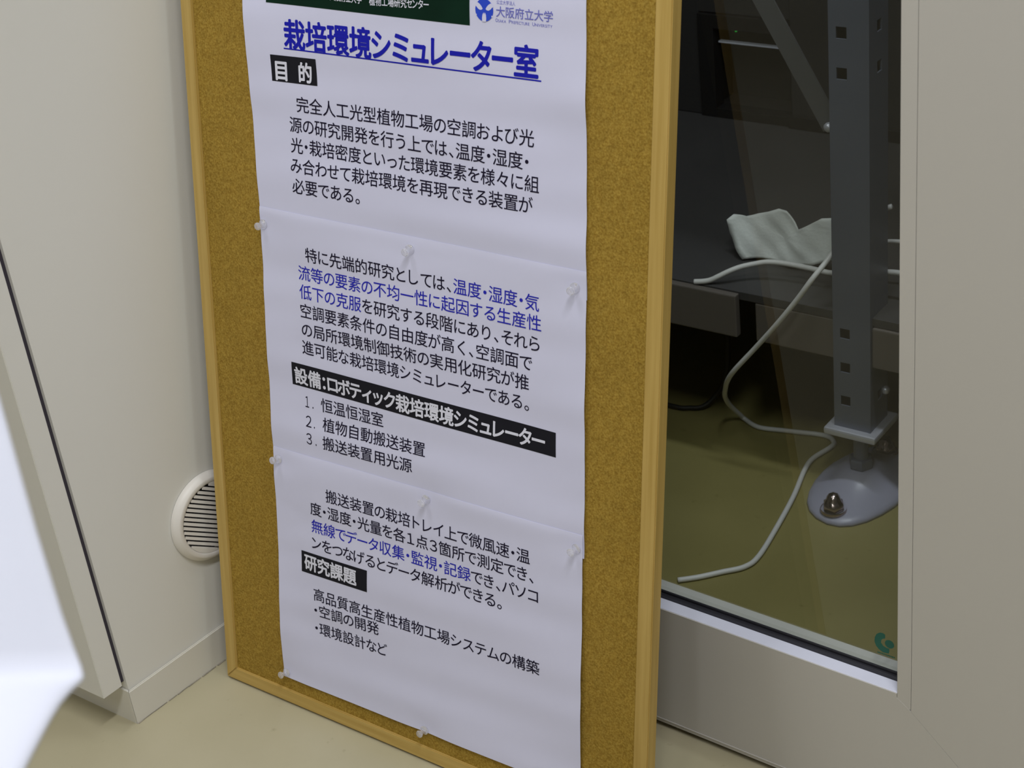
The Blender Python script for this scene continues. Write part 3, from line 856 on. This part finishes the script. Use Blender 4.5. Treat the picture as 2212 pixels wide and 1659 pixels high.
for sd in (0, 1):
    side = []
    for r_ in range(NR + 1):
        s = r_ / NR
        ring = []
        for x, z in loop:
            X = cen.x + (x - cen.x) * s; Z = cen.z + (z - cen.z) * s
            ring.append(ta.verts.new((X, 1.80 + crumple(X, Z) + sd * 0.0012, Z)))
        side.append(ring)
    n = len(loop)
    for A, B_ in zip(side[1:], side[2:]):
        for k in range(n):
            f = (A[k], A[(k + 1) % n], B_[(k + 1) % n], B_[k]); ta.faces.new(f if sd == 0 else f[::-1])
    c0 = ta.verts.new((cen.x, 1.80 + crumple(cen.x, cen.z) + sd * 0.0012, cen.z))
    for k in range(n):
        f = (c0, side[1][(k + 1) % n], side[1][k]); ta.faces.new(f if sd else f[::-1])
    for v in side[0]: ta.verts.remove(v)
    rs.append(side[-1])
for k in range(n): ta.faces.new((rs[0][k], rs[1][k], rs[1][(k + 1) % n], rs[0][(k + 1) % n]))
bmesh.ops.recalc_face_normals(ta, faces=ta.faces)
tag(link('crumpled_tissue', ta, M['tissue'], None, True), 'crumpled white tissue on the dark shelf behind the steel post', 'tissue')

bm = bmesh.new()
add_tube(bm, [(-1.052, 1.710, .2765), (-1.040, 1.713, .2780), (-1.0305, 1.716, .2805), (-1.0205, 1.72, .2859), (-1.0085, 1.728, .2922), (-.9965, 1.738, .2962), (-.9812, 1.748, .2990), (-.9643, 1.755, .3017), (-.9398, 1.76, .3014), (-.9079, 1.763, .2995), (-.878, 1.765, .2975), (-.84, 1.767, .302), (-.7836, 1.767, .3145), (-.70, 1.77, .300), (-.60, 1.78, .2780)], 0.0036)
tag(link('white_cable', bm, M['cable'], None, True), 'white cable arching along the shelf front under the tissue', 'cable', 'white cables by the rack')
bm = bmesh.new()
add_tube(bm, [(-.80, 1.775, .40), (-.8285, 1.772, .385), (-.852, 1.745, .358), (-.861, 1.715, .339), (-.871, 1.695, .3215), (-.8893, 1.69, .2925), (-.9168, 1.688, .2540), (-.9522, 1.69, .2085), (-.985, 1.690, .1675),
              (-1.006, 1.705, .138), (-1.028, 1.735, .103), (-1.045, 1.762, .072), (-1.053, 1.788, .042), (-1.052, 1.812, .014), (-1.047, 1.818, .004), (-1.0184, 1.807, .0037), (-.9785, 1.815, .0037), (-.9252, 1.8265, .0037), (-.9053, 1.817, .0037),
              (-.9029, 1.802, .0037), (-.9118, 1.765, .0037), (-.908, 1.731, .0037), (-.8930, 1.6715, .0037), (-.8795, 1.599, .0037), (-.8695, 1.529, .0037), (-.8745, 1.500, .0037), (-.8945, 1.4775, .0037), (-.9150, 1.455, .0037), (-.9355, 1.437, .0037)], 0.0035, 12, 8)
tag(link('white_cable', bm, M['cable'], None, True), 'long white cable hanging from the shelf and snaking across the floor behind the glass', 'cable', 'white cables by the rack')
bm = bmesh.new(); add_tube(bm, [(-.90, 1.85, .336), (-.8534, 1.80, .3335), (-.7993, 1.80, .3410), (-.72, 1.81, .34), (-.60, 1.82, .30), (-.5, 1.83, .2775)], 0.0028)
tag(link('white_cable', bm, M['cable'], None, True), 'short upper length of white cable between the slotted post and the door stile', 'cable', 'white cables by the rack')
bm = bmesh.new(); add_tube(bm, [(-1.60, 1.80, .004), (-1.35, 1.812, .0042), (-1.1716, 1.805, .0042), (-1.135, 1.812, .0042), (-1.118, 1.822, .006), (-1.108, 1.838, .016), (-1.100, 1.85, .034), (-1.095, 1.86, .07), (-1.10, 1.88, .13), (-1.11, 1.95, .19), (-1.13, 2.05, .21)], 0.0038)
tag(link('black_cable', bm, M['bcable'], None, True), 'black cable on the floor under the shelf behind the glass', 'cable')

# the dim room itself
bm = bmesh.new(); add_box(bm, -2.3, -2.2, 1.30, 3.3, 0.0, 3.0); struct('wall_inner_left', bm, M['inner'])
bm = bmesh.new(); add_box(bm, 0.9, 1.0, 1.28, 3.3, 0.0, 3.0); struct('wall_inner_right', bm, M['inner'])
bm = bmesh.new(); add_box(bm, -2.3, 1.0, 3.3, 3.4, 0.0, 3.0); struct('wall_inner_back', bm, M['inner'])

# ------------------------------------------------------------------ white cloth in the foreground
SO = Vector((-0.4959, 0.2406, 0.9355))
edge = [(-500, -380), (-200, -300), (300, -165), (868, 0), (1150, 78), (1330, 133), (1400, 158), (1440, 174), (1458, 182), (1468, 181), (1480, 170), (1495, 156), (1515, 140), (1545, 124), (1575, 111), (1620, 93), (1659, 78), (1750, 45), (1900, -8)]
cl = bmesh.new(); prev = None; NSEG = 40
samples = []
for (y0, x0), (y1, x1) in zip(edge, edge[1:]):
    k = max(1, int(abs(y1 - y0) / 40))
    for i in range(k): samples.append((y0 + (y1 - y0) * i / k, x0 + (x1 - x0) * i / k))
samples.append(edge[-1])
allr = []
for y, x in samples:
    xe = (x + 250) / 6000.0; yc = -(y - 1300) / 6000.0
    xc = -0.022 - 0.006 * max(0, (y - 1300) / 400.0); hw = xe - xc
    ring = []
    for k in range(NSEG):
        t = 2 * math.pi * k / NSEG
        ca, sa = math.cos(t), math.sin(t)
        px = xc + hw * math.copysign(abs(ca) ** 0.8, ca)
        fold = 0.004 * math.exp(-((px - (0.042 - 0.25 * (yc + 0.055))) / 0.0022) ** 2) * (1 if sa > 0 else 0) * max(0, min(1, (-0.045 - yc) / 0.02))
        pz = 0.007 * math.copysign(abs(sa) ** 0.9, sa) + 0.0025 * math.sin(px * 90 + yc * 30) - fold + 0.55 * max(0.0, (y - 1440) / 6000.0)
        ring.append(cl.verts.new(SO + CR * px + CU * yc + CB * pz))
    allr.append(ring)
for A, B_ in zip(allr, allr[1:]):
    for k in range(NSEG): cl.faces.new((A[k], A[(k + 1) % NSEG], B_[(k + 1) % NSEG], B_[k]))
cl.faces.new(allr[0]); cl.faces.new(allr[-1][::-1])
bmesh.ops.recalc_face_normals(cl, faces=cl.faces)
tag(link('white_cloth', cl, M['cloth'], None, True), 'bright white hanging cloth, blurred in the foreground at the left edge', 'cloth')
